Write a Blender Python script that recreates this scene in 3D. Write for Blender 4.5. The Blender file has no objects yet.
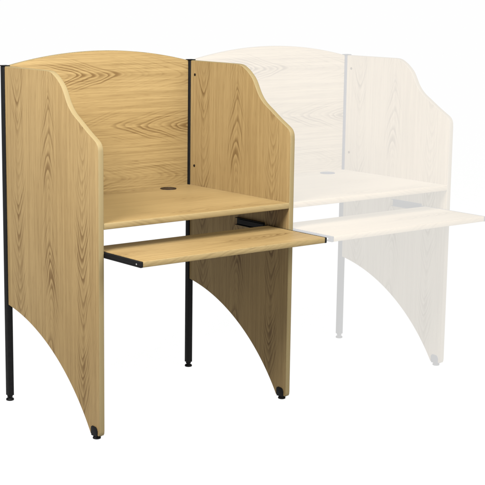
import bpy, bmesh, math
from mathutils import Vector, Matrix

scene = bpy.context.scene
COL = scene.collection

# ------------------------------------------------------------------ measures (metres)
PITCH = 0.7963      # from one side panel to the next
T = 0.0197          # side panel thickness
D = 0.571           # depth of a side panel
H = 1.190           # height of a side panel
Z_DESK = 0.7241
T_DESK = 0.0205
Z_TRAY = 0.6314
T_TRAY = 0.0190
Y_TRAY0, Y_TRAY1 = -0.198, 0.1015
Y_BACK = 0.5820
T_BACK = 0.0160
POST = 0.0214
Z_GROUND = 0.010

# ------------------------------------------------------------------ materials
def new_mat(name):
    m = bpy.data.materials.new(name); m.use_nodes = True
    nt = m.node_tree; nt.nodes.clear()
    return m, nt

class G:
    """small helper that writes chains of math nodes"""
    def __init__(s, nt): s.nt = nt
    def n(s, typ, **kw):
        nd = s.nt.nodes.new(typ)
        for k, v in kw.items(): setattr(nd, k, v)
        return nd
    def put(s, sock, v):
        if hasattr(v, 'is_output') or isinstance(v, bpy.types.NodeSocket): s.nt.links.new(v, sock)
        else: sock.default_value = v
    def m(s, op, a, b=None, c=None, clamp=False):
        nd = s.n('ShaderNodeMath', operation=op); nd.use_clamp = clamp
        s.put(nd.inputs[0], a)
        if b is not None: s.put(nd.inputs[1], b)
        if c is not None: s.put(nd.inputs[2], c)
        return nd.outputs[0]
    def vec(s, x, y, z=0.0):
        nd = s.n('ShaderNodeCombineXYZ')
        for i, v in enumerate((x, y, z)): s.put(nd.inputs[i], v)
        return nd.outputs[0]
    def noise(s, v, scale=1.0, detail=2.0, rough=0.5):
        nd = s.n('ShaderNodeTexNoise'); s.put(nd.inputs['Vector'], v)
        nd.inputs['Scale'].default_value = scale; nd.inputs['Detail'].default_value = detail
        nd.inputs['Roughness'].default_value = rough
        return nd.outputs[0]
    def sstep(s, v, lo, hi, a=0.0, b=1.0):
        nd = s.n('ShaderNodeMapRange', interpolation_type='SMOOTHSTEP')
        s.put(nd.inputs[0], v)
        for i, x in enumerate((lo, hi, a, b)): nd.inputs[i+1].default_value = x
        return nd.outputs[0]
    def mix(s, f, a, b, blend='MIX'):
        nd = s.n('ShaderNodeMix', data_type='RGBA', blend_type=blend)
        s.put(nd.inputs[0], f); s.put(nd.inputs[6], a); s.put(nd.inputs[7], b)
        return nd.outputs[2]

def oak_colour(g, off, period, flip, light, dark, contrast, seed, mw, s0, s1_):
    """flat-sawn oak print: side-by-side columns of cathedral arches, alternately up and down, between straight grain"""
    uv = g.n('ShaderNodeUVMap', uv_map='grain')
    sp = g.n('ShaderNodeSeparateXYZ'); g.nt.links.new(uv.outputs[0], sp.inputs[0])
    u0, v0 = sp.outputs[0], sp.outputs[1]
    # meander of the columns along the grain
    wob = g.m('MULTIPLY', g.m('SUBTRACT', g.noise(g.vec(g.m('MULTIPLY', u0, 2.0), g.m('MULTIPLY', v0, 3.2), seed), 1.0, 2), .5), .050)
    fine = g.m('MULTIPLY', g.m('SUBTRACT', g.noise(g.vec(g.m('MULTIPLY', u0, 26), g.m('MULTIPLY', v0, 8), seed+3), 1.0, 3), .5), .007)
    u = g.m('ADD', g.m('ADD', u0, wob), fine)
    c = g.m('DIVIDE', g.m('SUBTRACT', u, off), period)
    k = g.m('FLOOR', g.m('ADD', c, .5))
    d = g.m('MULTIPLY', g.m('SUBTRACT', c, k), period)
    par = g.m('SUBTRACT', 1.0, g.m('MULTIPLY', g.m('FLOORED_MODULO', k, 2.0), 2.0))
    par = g.m('MULTIPLY', par, flip)
    w = g.m('MULTIPLY_ADD', g.noise(g.vec(g.m('MULTIPLY', k, 3.7), g.m('MULTIPLY', v0, 4.0), seed+1), 1.0, 1), .012, .003)
    arch = g.m('SUBTRACT', g.m('SQRT', g.m('ADD', g.m('MULTIPLY', d, d), g.m('MULTIPLY', w, w))), w)
    slope = g.m('MULTIPLY_ADD', g.noise(g.vec(g.m('MULTIPLY', k, 5.1), g.m('MULTIPLY', v0, 2.5), seed+9), 1.0, 1), s1_, s0)
    arch = g.m('MULTIPLY', arch, slope)
    vn = g.m('MULTIPLY', g.m('SUBTRACT', g.noise(g.vec(g.m('MULTIPLY', u0, 9), g.m('MULTIPLY', v0, 7), seed+5), 1.0, 3), .5), .055)
    ph = g.m('ADD', g.m('MULTIPLY', g.m('ADD', v0, vn), par), arch)
    ph = g.m('ADD', ph, g.m('MULTIPLY', k, .37))
    ring = g.m('DIVIDE', ph, .036)
    ring = g.m('ADD', ring, g.m('MULTIPLY', g.noise(g.vec(ring, 0.0, seed), .55, 1), 1.3))
    idx = g.m('FLOOR', ring)
    fr = g.m('SUBTRACT', ring, idx)
    # early wood: quick dark onset that fades out along the ring
    on = g.sstep(fr, 0.0, .20); offv = g.sstep(fr, .20, .92, 1.0, 0.0)
    band = g.m('MULTIPLY', on, offv)
    rnd = g.noise(g.vec(g.m('MULTIPLY', idx, 1.73), g.m('MULTIPLY', k, 7.7), seed+2), 1.0, 0)
    rnd = g.sstep(rnd, .30, .68, .15, 1.0)
    band = g.m('MULTIPLY', band, rnd)
    ad = g.m('ABSOLUTE', d)
    mask = g.sstep(ad, period*.06, period*mw, 1.0, .06)
    patch = g.sstep(g.noise(g.vec(g.m('MULTIPLY', u0, 5), g.m('MULTIPLY', v0, 3.0), seed+7), 1.0, 1), .34, .60, .22, 1.0)
    band = g.m('MULTIPLY', g.m('MULTIPLY', band, mask), patch)
    # pores and straight streaks
    su = g.m('ADD', u0, g.m('MULTIPLY', fine, .7))
    s1 = g.noise(g.vec(g.m('MULTIPLY', su, 95), g.m('MULTIPLY', v0, .9), seed), 1.0, 3, .65)
    s2 = g.noise(g.vec(g.m('MULTIPLY', u0, 330), g.m('MULTIPLY', v0, 14), seed+4), 1.0, 2, .6)
    s3 = g.noise(g.vec(g.m('MULTIPLY', su, 210), g.m('MULTIPLY', v0, 2.5), seed+6), 1.0, 2, .6)
    pores = g.sstep(s2, .54, .66)
    stre = g.m('ADD', g.m('MULTIPLY', g.sstep(s1, .38, .62), .32), g.m('MULTIPLY', g.sstep(s3, .42, .58), .36))
    stre = g.m('ADD', stre, g.m('MULTIPLY', pores, g.m('MULTIPLY_ADD', band, .45, .34)))
    f = g.m('MULTIPLY', g.m('ADD', g.m('MULTIPLY', band, .85), g.m('MULTIPLY', stre, .62)), contrast, clamp=True)
    tint = g.noise(g.vec(g.m('MULTIPLY', u0, 3), g.m('MULTIPLY', v0, 1.5), seed+8), 1.0, 1)
    lt = g.mix(g.sstep(tint, .3, .7), light, tuple(x*q for x, q in zip(light[:3], (.93, .91, .87)))+(1,))
    return g.mix(f, lt, dark), f

def oak(name, off=0.0, period=.2, flip=1.0, contrast=1.0, seed=1.0,
        light=(.233, .165, .072, 1), dark=(.100, .059, .021, 1), rough=.46, glow=0.0, spec=.10, mw=.28, s0=1.5, sr=3.2):
    m, nt = new_mat(name); g = G(nt)
    colour, f = oak_colour(g, off, period, flip, light, dark, contrast, seed, mw, s0, sr)
    b = g.n('ShaderNodeBsdfPrincipled'); o = g.n('ShaderNodeOutputMaterial')
    b.inputs['Roughness'].default_value = rough
    b.inputs['Specular IOR Level'].default_value = spec
    nt.links.new(colour, b.inputs['Base Color'])
    bump = g.n('ShaderNodeBump'); bump.inputs['Strength'].default_value = .06; bump.inputs['Distance'].default_value = .0006
    nt.links.new(g.m('SUBTRACT', 1.0, f), bump.inputs['Height']); nt.links.new(bump.outputs[0], b.inputs['Normal'])
    if glow:
        b.inputs['Emission Strength'].default_value = glow
        nt.links.new(g.mix(f, (1.0, .985, .945, 1), (.955, .93, .88, 1)), b.inputs['Emission Color'])
    nt.links.new(b.outputs[0], o.inputs[0])
    return m

def plain(name, colour, rough=.5, metal=0.0, vary=.12, scale=60, glow=0.0, glow_col=(1, 1, 1, 1), spec=.4):
    m, nt = new_mat(name); g = G(nt)
    b = g.n('ShaderNodeBsdfPrincipled'); o = g.n('ShaderNodeOutputMaterial')
    tc = g.n('ShaderNodeTexCoord')
    nz = g.noise(tc.outputs['Object'], scale, 3)
    lo = tuple(x*(1-vary) for x in colour[:3])+(1,); hi = tuple(min(1, x*(1+vary)) for x in colour[:3])+(1,)
    nt.links.new(g.mix(g.sstep(nz, .3, .7), lo, hi), b.inputs['Base Color'])
    nt.links.new(g.sstep(nz, .2, .8, rough*.85, min(1, rough*1.15)), b.inputs['Roughness'])
    b.inputs['Metallic'].default_value = metal
    b.inputs['Specular IOR Level'].default_value = spec
    if glow:
        b.inputs['Emission Strength'].default_value = glow
        b.inputs['Emission Color'].default_value = glow_col
    nt.links.new(b.outputs[0], o.inputs[0])
    return m

GLOW = .675  # whitening put in as emission; the pale carrel is no lamp
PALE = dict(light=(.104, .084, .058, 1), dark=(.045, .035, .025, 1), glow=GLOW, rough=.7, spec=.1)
OAK = dict(
    side=oak('oak laminate upright grain', .097, .198, -1.0, 1.0, 1.0),
    back=oak('oak laminate back grain', .765, .190, 1.0, 1.0, 4.0, mw=.38, s0=2.0, sr=3.6),
    desk=oak('oak laminate desk grain', .30, .25, 1.0, .75, 9.0, rough=.40, mw=.4, s0=3., sr=4.),
    tray=oak('oak laminate tray grain', -.06, .22, 1.0, .95, 14.0, rough=.42, mw=.4, s0=3., sr=4.),
    band=oak('oak coloured edge strip', .1, .3, 1.0, .30, 21.0, light=(.160, .126, .063, 1), dark=(.11, .078, .035, 1), rough=.6),
    lip=oak('oak coloured front lip strip', .1, .3, 1.0, .55, 23.0, light=(.205, .155, .074, 1), dark=(.11, .078, .035, 1), rough=.6),
    black=plain('black powder coated steel', (.006, .006, .006, 1), .5, spec=.06),
    plastic=plain('black plastic', (.006, .006, .006, 1), .5, spec=.06),
    brown=plain('dark brown plastic', (.013, .0075, .0055, 1), .4, spec=.2),
    hole=plain('dark bolt head', (.008, .005, .003, 1), .5, spec=.08),
    screw=plain('bright zinc screw', (.62, .62, .60, 1), .3, 1.0),
)
FADED = dict(  # pale and grey tones lifted by emission put into each material
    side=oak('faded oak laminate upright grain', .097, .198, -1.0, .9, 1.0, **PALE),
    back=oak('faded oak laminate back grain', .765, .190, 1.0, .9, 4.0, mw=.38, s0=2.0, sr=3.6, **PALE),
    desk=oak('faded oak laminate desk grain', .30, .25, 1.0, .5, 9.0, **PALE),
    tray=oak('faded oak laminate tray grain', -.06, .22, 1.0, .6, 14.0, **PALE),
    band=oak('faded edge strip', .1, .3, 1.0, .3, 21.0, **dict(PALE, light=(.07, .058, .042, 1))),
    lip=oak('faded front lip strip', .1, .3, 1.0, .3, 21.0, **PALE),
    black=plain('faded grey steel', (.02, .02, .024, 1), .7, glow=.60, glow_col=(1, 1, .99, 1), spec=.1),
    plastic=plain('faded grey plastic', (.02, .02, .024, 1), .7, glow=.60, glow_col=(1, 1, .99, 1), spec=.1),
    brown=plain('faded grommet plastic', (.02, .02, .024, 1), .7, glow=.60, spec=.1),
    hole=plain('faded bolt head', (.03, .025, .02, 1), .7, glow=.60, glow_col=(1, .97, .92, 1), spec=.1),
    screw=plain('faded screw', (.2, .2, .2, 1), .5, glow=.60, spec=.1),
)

# ------------------------------------------------------------------ mesh helpers
def link(name, bm, mat, parent=None, uvmode=None, smooth=None):
    bm.normal_update()
    if uvmode:
        lay = bm.loops.layers.uv.new('grain')
        for f in bm.faces:
            for l in f.loops:
                p = l.vert.co
                if uvmode == 'side': l[lay].uv = (p.y + .3*(p.x if abs(f.normal.x) < .5 else 0), p.z)
                elif uvmode == 'back': l[lay].uv = (p.z + (p.y if abs(f.normal.y) < .5 else 0), p.x)
                elif uvmode == 'flat': l[lay].uv = (p.y + (p.z if abs(f.normal.z) < .5 else 0), p.x)
    me = bpy.data.meshes.new(name); bm.to_mesh(me); bm.free()
    me.materials.append(mat)
    o = bpy.data.objects.new(name, me); COL.objects.link(o)
    if parent: o.parent = parent
    if smooth is not None:
        for p in me.polygons: p.use_smooth = True
        me.set_sharp_from_angle(angle=math.radians(smooth))
    return o

def bevel(bm, w, seg=2):
    es = [e for e in bm.edges if len(e.link_faces) == 2 and e.calc_face_angle(0) > .6]
    bmesh.ops.bevel(bm, geom=es, offset=w, segments=seg, affect='EDGES', profile=.5, clamp_overlap=True)

def box(bm, a, b):
    r = bmesh.ops.create_cube(bm, size=1.0)
    for v in r['verts']:
        v.co = Vector(tuple((a[i]+b[i])/2 + v.co[i]*(b[i]-a[i]) for i in range(3)))
    return r['verts']

def lathe(bm, prof, centre, axis='z', seg=28):
    """closed surface of revolution from (radius, height) pairs"""
    rings = []
    for r, h in prof:
        ring = []
        for i in range(seg):
            t = 2*math.pi*i/seg
            a, b = r*math.cos(t), r*math.sin(t)
            p = (a, b, h) if axis == 'z' else (h, a, b)
            ring.append(bm.verts.new(Vector(p)+Vector(centre)))
        rings.append(ring)
    for r0, r1 in zip(rings, rings[1:]):
        for i in range(seg):
            bm.faces.new((r0[i], r0[(i+1) % seg], r1[(i+1) % seg], r1[i]))
    bm.faces.new(list(reversed(rings[0]))); bm.faces.new(rings[-1])
    bmesh.ops.recalc_face_normals(bm, faces=bm.faces[:])

def catmull(pts, n):
    out = []
    P = [Vector((2*pts[0][0]-pts[1][0], 2*pts[0][1]-pts[1][1]))]+[Vector(p) for p in pts]
    P.append(2*P[-1]-P[-2])
    for i in range(1, len(P)-2):
        for j in range(n):
            t = j/n
            out.append(.5*((2*P[i])+(P[i+1]-P[i-1])*t+(2*P[i-1]-5*P[i]+4*P[i+1]-P[i+2])*t*t+(3*P[i]-P[i-1]-3*P[i+1]+P[i+2])*t**3))
    out.append(P[-2].copy())
    return out

def extrude_x(bm, pts, x0, x1):
    a = [bm.verts.new((x0, p.x, p.y)) for p in pts]; b = [bm.verts.new((x1, p.x, p.y)) for p in pts]
    n = len(pts)
    bm.faces.new(a); bm.faces.new(list(reversed(b)))
    for i in range(n): bm.faces.new((a[i], b[i], b[(i+1) % n], a[(i+1) % n]))
    bmesh.ops.recalc_face_normals(bm, faces=bm.faces[:])

# side panel outline (y, z): rear top corner, S-shaped wing, straight front, swept lower cut-out
WING = catmull([(.305, 1.190), (.283, 1.1880), (.262, 1.1800), (.236, 1.1640), (.208, 1.1380), (.180, 1.0930),
                (.152, 1.0640), (.112, 1.0390), (.066, 1.0110), (.026, .9890), (.0105, .9785), (.0022, .9640), (0, .9450)], 5)
# one clean circular arc
SWEEP = [Vector((q, -.3878+math.sqrt(.7577**2-(q-.6888)**2))) for q in [.052+(D-.052)*i/56 for i in range(57)]]
BAND = [Vector((D, H))]+WING+[Vector((0, .80)), Vector((0, .50)), Vector((0, .20)), Vector((0, .040)),
        Vector((.0012, .0310)), Vector((.0045, .0255)), Vector((.0095, .0235))]

def normals(line):
    out = []
    for i, p in enumerate(line):
        a = line[max(i-1, 0)]; b = line[min(i+1, len(line)-1)]
        t = (b-a).normalized(); out.append(Vector((-t.y, t.x)))     # to the inside of the panel
    if out[0].y > 0 : out = [-n for n in out]
    return out
BN = normals(BAND)
BT = .0018
INNER = [p+n*BT for p, n in zip(BAND, BN)]
INNER[0] = Vector((D, H-BT))

def side_panel(root, x, M, tray_right=True, bolts=True):
    bm = bmesh.new()
    extrude_x(bm, INNER+SWEEP, x, x+T)
    p = link('side_panel', bm, M['side'], root, 'side', 30)
    # rounded edge strip along top, wing and front
    bm = bmesh.new()
    sec = [(.0001, 0.0), (.0004, .0007), (.0012, .0014), (.0030, .0018), (T/2, .0020), (T-.0030, .0018), (T-.0012, .0014), (T-.0004, .0007), (T-.0001, 0.0)]
    rows = []
    for q, nn in zip(INNER, BN):
        rows.append([bm.verts.new((x+s, (q-nn*h).x if q.x < D-.001 else D, (q-nn*h).y)) for s, h in sec])
    for r0, r1 in zip(rows, rows[1:]):
        for i in range(len(sec)-1): bm.faces.new((r0[i], r0[i+1], r1[i+1], r1[i]))
    bmesh.ops.recalc_face_normals(bm, faces=bm.faces[:])
    f = min(bm.faces, key=lambda q: q.calc_center_median().y)
    if f.normal.y > 0: bmesh.ops.reverse_faces(bm, faces=bm.faces[:])
    lay = bm.loops.layers.uv.new('grain')
    run = 0; pos = {}
    for i, r in enumerate(rows):
        if i: run += (INNER[i]-INNER[i-1]).length
        for j, v in enumerate(r): pos[v] = (j*.0025, run)
    for f in bm.faces:
        for l in f.loops: l[lay].uv = pos[l.vert]
    link('edge_banding', bm, M['band'], p, None, 60)
    # bracket and glide under the front corner
    bm = bmesh.new()
    out = [Vector(q) for q in ((.0115, .0255), (.0115, .0400), (.0150, .0485), (.0220, .0530), (.0400, .0535), (.0468, .0500), (.0485, .0430), (.0485, .0270), (.044, .0225), (.016, .0225))]
    extrude_x(bm, out, x-.0032, x-.0002); bevel(bm, .0008, 2)
    box(bm, (x-.0030, .014, .0205), (x+T-.003, .046, .0230))
    link('corner_bracket', bm, M['plastic'], p, None, 35)
    bm = bmesh.new()
    lathe(bm, [(.0105, 0), (.0132, .0012), (.0136, .0050), (.0118, .0078), (.0058, .0086), (.0054, .0108)], (x+.0085, .030, Z_GROUND))
    link('leveling_glide', bm, M['plastic'], p, None, 35)
    if bolts:
        for z in (1.138, .798):
            bm = bmesh.new()
            lathe(bm, [(.0052, 0), (.0050, -.0012), (.0038, -.0019), (.0022, -.0019), (.0018, -.0011)], (x+.0001, .5465, z), 'x', 20)
            link('bolt', bm, M['hole'], p, None, 40)
    return p

def post(root, x, M):
    bm = bmesh.new()
    box(bm, (x, D, .0290), (x+POST, D+POST, H-.0005)); bevel(bm, .0016, 3)
    p = link('post', bm, M['black'], root, None, 35)
    c = (x+POST/2, D+POST/2)
    bm = bmesh.new()
    e = .0034
    vs = box(bm, (x-e, D-e, H), (x+POST+e, D+POST+e, H+.0034)); bevel(bm, .0030, 3)
    link('post_cap', bm, M['plastic'], p, None, 40)
    bm = bmesh.new()
    lathe(bm, [(.0110, 0), (.0138, .0012), (.0142, .0052), (.0120, .0082), (.0070, .0092), (.0066, .0120), (.0095, .0130), (.0100, .0186)], (c[0], c[1], Z_GROUND))
    link('leveling_glide', bm, M['plastic'], p, None, 35)
    return p

def back_panel(root, x0, x1, M):
    xa, xb = x0+POST-.0044, x1-.0053
    n = 40; mid, half = (xa+xb)/2, (xb-xa)/2
    top = [(xa+(xb-xa)*i/n, 1.1885+.0437*(1-((xa+(xb-xa)*i/n-mid)/half)**2)) for i in range(n+1)]
    out = [(xa, .690)]+top+[(xb, .690)]
    bm = bmesh.new()
    a = [bm.verts.new((q[0], Y_BACK, q[1])) for q in out]; b = [bm.verts.new((q[0], Y_BACK+T_BACK, q[1])) for q in out]
    bm.faces.new(a); bm.faces.new(list(reversed(b)))
    for i in range(len(out)):
        j = (i+1) % len(out); bm.faces.new((a[i], b[i], b[j], a[j]))
    bmesh.ops.recalc_face_normals(bm, faces=bm.faces[:])
    p = link('back_panel', bm, M['back'], root, 'back', 30)
    bm = bmesh.new()
    rows = []
    sec = [(.0003, 0), (.0012, .0010), (.004, .0016), (T_BACK-.004, .0016), (T_BACK-.0012, .0010), (T_BACK-.0003, 0)]
    for q in top: rows.append([bm.verts.new((q[0], Y_BACK+s, q[1]+h+.0001)) for s, h in sec])
    for r0, r1 in zip(rows, rows[1:]):
        for i in range(len(sec)-1): bm.faces.new((r0[i], r1[i], r1[i+1], r0[i+1]))
    bmesh.ops.recalc_face_normals(bm, faces=bm.faces[:])
    link('edge_banding', bm, M['band'], p, 'back', 60)
    return p

def slab(bm, out, z0, z1):
    a = [bm.verts.new((q[0], q[1], z0)) for q in out]; b = [bm.verts.new((q[0], q[1], z1)) for q in out]
    bm.faces.new(list(reversed(a))); bm.faces.new(b)
    for i in range(len(out)):
        j = (i+1) % len(out); bm.faces.new((a[i], a[j], b[j], b[i]))
    bmesh.ops.recalc_face_normals(bm, faces=bm.faces[:])

def front_strip(root, xa, xb, y, z0, z1, M):
    """half-round strip glued on the front edge of a board"""
    bm = bmesh.new(); h = z1-z0
    sec = [(0, .0001), (.0012, .0004), (.0019, .0016), (.0021, h/2), (.0019, h-.0016), (.0012, h-.0004), (0, h-.0001)]
    n = 24; rows = []
    for i in range(n+1):
        x = xa+(xb-xa)*i/n
        rows.append([bm.verts.new((x, y-s, z0+k)) for s, k in sec])
    for r0, r1 in zip(rows, rows[1:]):
        for i in range(len(sec)-1): bm.faces.new((r0[i], r1[i], r1[i+1], r0[i+1]))
    bmesh.ops.recalc_face_normals(bm, faces=bm.faces[:])
    f = bm.faces[len(sec)//2]
    if f.normal.y > 0: bmesh.ops.reverse_faces(bm, faces=bm.faces[:])
    return link('edge_banding', bm, M['lip'], root, 'flat', 60)

def desktop(root, x0, x1, M):
    xa, xb = x0+T+.0004, x1-.0004
    bm = bmesh.new()
    slab(bm, [(xa, .0035), (xb, .0035), (xb, D-.001), (x1-.0060, D-.001), (x1-.0060, Y_BACK-.0006), (xa, Y_BACK-.0006)], Z_DESK-T_DESK, Z_DESK)
    p = link('desktop', bm, M['desk'], root, 'flat')
    front_strip(p, xa, xb, .0035, Z_DESK-T_DESK, Z_DESK, M)
    bm = bmesh.new()
    gx, gy = x0+.657, .5215
    lathe(bm, [(.0300, .0001), (.0298, .0022), (.0284, .0032), (.0236, .0030), (.0228, .0018), (.0222, .0018), (.0216, .0027), (.006, .0030)], (gx, gy, Z_DESK), 'z', 48)
    # notch for the cables
    box(bm, (gx-.007, gy+.010, Z_DESK+.0008), (gx+.007, gy+.0228, Z_DESK+.0036))
    link('cable_grommet', bm, M['brown'], p, None, 40)
    return p

def tray(root, x0, x1, M):
    xl, xr = x0+T+.0012, x1-.0012
    sw = .0098
    bm = bmesh.new()
    slab(bm, [(xl+sw, Y_TRAY0+.0021), (xr-sw, Y_TRAY0+.0021), (xr-sw, Y_TRAY1), (xl+sw, Y_TRAY1)], Z_TRAY-T_TRAY, Z_TRAY)
    p = link('keyboard_tray', bm, M['tray'], root, 'flat')
    front_strip(p, xl+sw, xr-sw, Y_TRAY0+.0021, Z_TRAY-T_TRAY, Z_TRAY, M)
    for s, xo in ((1, xl), (-1, xr)):
        bm = bmesh.new()
        a, b = sorted((xo, xo+s*(sw-.0003)))
        box(bm, (a, Y_TRAY0, Z_TRAY-T_TRAY-.0006), (b, Y_TRAY1+.02, Z_TRAY-.0004)); bevel(bm, .0022, 3)
        # rolled lip along the runner
        a2, b2 = sorted((xo-s*.0010, xo+s*.002))
        box(bm, (a2, Y_TRAY0+.006, Z_TRAY-.0052), (b2, Y_TRAY1, Z_TRAY-.0030))
        box(bm, (a2, Y_TRAY0+.006, Z_TRAY-T_TRAY+.0020), (b2, Y_TRAY1, Z_TRAY-T_TRAY+.0042))
        link('drawer_slide', bm, M['black'], p, None, 35)
        bm = bmesh.new()
        h = [(.0030, -s*.0001), (.0028, -s*.0009), (.0015, -s*.0013)]
        lathe(bm, h, (xo, Y_TRAY0+.0210, Z_TRAY-.0098), 'x', 16)
        link('screw', bm, M['screw'], p, None, 40)
    return p

def thing(name, label, cat, group, loc):
    o = bpy.data.objects.new(name, None); COL.objects.link(o)
    o.location = loc; o.empty_display_size = .1
    o['label'] = label; o['category'] = cat; o['group'] = group
    return o

# ------------------------------------------------------------------ the two carrels
def carrel(root, M, first):
    # everything is drawn in the carrel's own coordinates
    if first:
        lp = side_panel(root, 0.0, M, bolts=False)
        post(root, -.0048, M)
    rp = side_panel(root, PITCH, M)
    bm = bmesh.new()
    z0, z1 = Z_TRAY-.0210, Z_TRAY+.0060
    box(bm, (PITCH-.0022, .130, z0), (PITCH-.0003, .2850, z1))
    box(bm, (PITCH-.0120, .130, z1-.0018), (PITCH-.0023, .2848, z1-.0001))
    box(bm, (PITCH-.0120, .130, z0+.0001), (PITCH-.0023, .2848, z0+.0018))
    box(bm, (PITCH-.0108, .128, z0+.0050), (PITCH-.0023, .2700, z1-.0050))
    link('slide_rail', bm, M['black'], rp)
    post(root, PITCH-.0048, M)
    back_panel(root, 0.0, PITCH, M)
    desktop(root, 0.0, PITCH, M)
    tray(root, 0.0, PITCH, M)

GROUP = 'study carrels joined side by side'
r1 = thing('study_carrel', 'light oak study carrel in full colour with pulled-out keyboard tray and black rear posts', 'study carrel', GROUP, (0, 0, 0))
carrel(r1, OAK, True)
r2 = thing('study_carrel', 'faded near-white add-on study carrel joined to the right side of the oak one', 'study carrel', GROUP, (PITCH, 0, 0))
carrel(r2, FADED, False)

# ------------------------------------------------------------------ ground: flat floor whose white is its own emission, drowning out shadows
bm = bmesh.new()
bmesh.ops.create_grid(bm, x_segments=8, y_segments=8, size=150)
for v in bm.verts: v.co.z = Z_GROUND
g_ = link('ground', bm, plain('self-lit white floor', (.025, .025, .025, 1), .9, vary=.01, scale=3, glow=.99, spec=0.0))
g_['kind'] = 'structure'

# ------------------------------------------------------------------ world and lamps
w = bpy.data.worlds.new('World'); scene.world = w; w.use_nodes = True
nt = w.node_tree; nt.nodes.clear(); g = G(nt)
tc = g.n('ShaderNodeTexCoord'); sp = g.n('ShaderNodeSeparateXYZ')
nt.links.new(tc.outputs['Generated'], sp.inputs[0])
st = g.sstep(sp.outputs[2], .0, .10, 1.0, .10)
bg = g.n('ShaderNodeBackground'); bg.inputs[0].default_value = (1, 1, 1, 1)
nt.links.new(st, bg.inputs[1])
wo = g.n('ShaderNodeOutputWorld'); nt.links.new(bg.outputs[0], wo.inputs[0])

def area(name, loc, target, size, power, colour=(1, 1, 1)):
    l = bpy.data.lights.new(name, 'AREA'); l.shape = 'RECTANGLE'; l.size, l.size_y = size; l.energy = power; l.color = colour
    o = bpy.data.objects.new(name, l); COL.objects.link(o); o.location = loc
    o.rotation_euler = (Vector(target)-Vector(loc)).to_track_quat('-Z', 'Y').to_euler()
    return o
area('overhead_softbox', (.15, -.9, 2.9), (.35, .2, .75), (1.6, 1.4), 106, (1, .985, .955))
area('left_softbox', (-1.7, -.6, 2.5), (.1, .25, 1.0), (1.2, 1.0), 200, (1, .975, 1.0))
area('front_softbox', (.9, -3.4, 2.4), (.6, .4, .9), (2.4, 1.6), 228, (1, .985, .96))

# ------------------------------------------------------------------ camera
cam = bpy.data.cameras.new('camera'); co = bpy.data.objects.new('camera', cam); COL.objects.link(co)
yaw, pitch, roll = (0.654909, -0.190728, 0.008173)
CX, CY, F = 194.988, 263.243, 1463.553
f0 = Vector((math.sin(yaw), math.cos(yaw), 0)); rt = Vector((math.cos(yaw), -math.sin(yaw), 0)); up = Vector((0, 0, 1))
f2 = f0*math.cos(pitch)+up*math.sin(pitch); u2 = up*math.cos(pitch)-f0*math.sin(pitch)
r3 = rt*math.cos(roll)+u2*math.sin(roll); u3 = u2*math.cos(roll)-rt*math.sin(roll)
m = Matrix((r3, u3, -f2)).transposed().to_4x4()
m.translation = Vector((-2.53400, -3.79941, 1.48117))
co.matrix_world = m
cam.sensor_width = 36; cam.sensor_fit = 'HORIZONTAL'
cam.lens = 36*F/485
cam.shift_x = (242.5-CX)/485; cam.shift_y = (CY-242.5)/485
cam.clip_start = .05; cam.clip_end = 500
scene.camera = co
scene.view_settings.view_transform = 'Standard'; scene.view_settings.look = 'None'
scene.view_settings.exposure = 0; scene.view_settings.gamma = 1
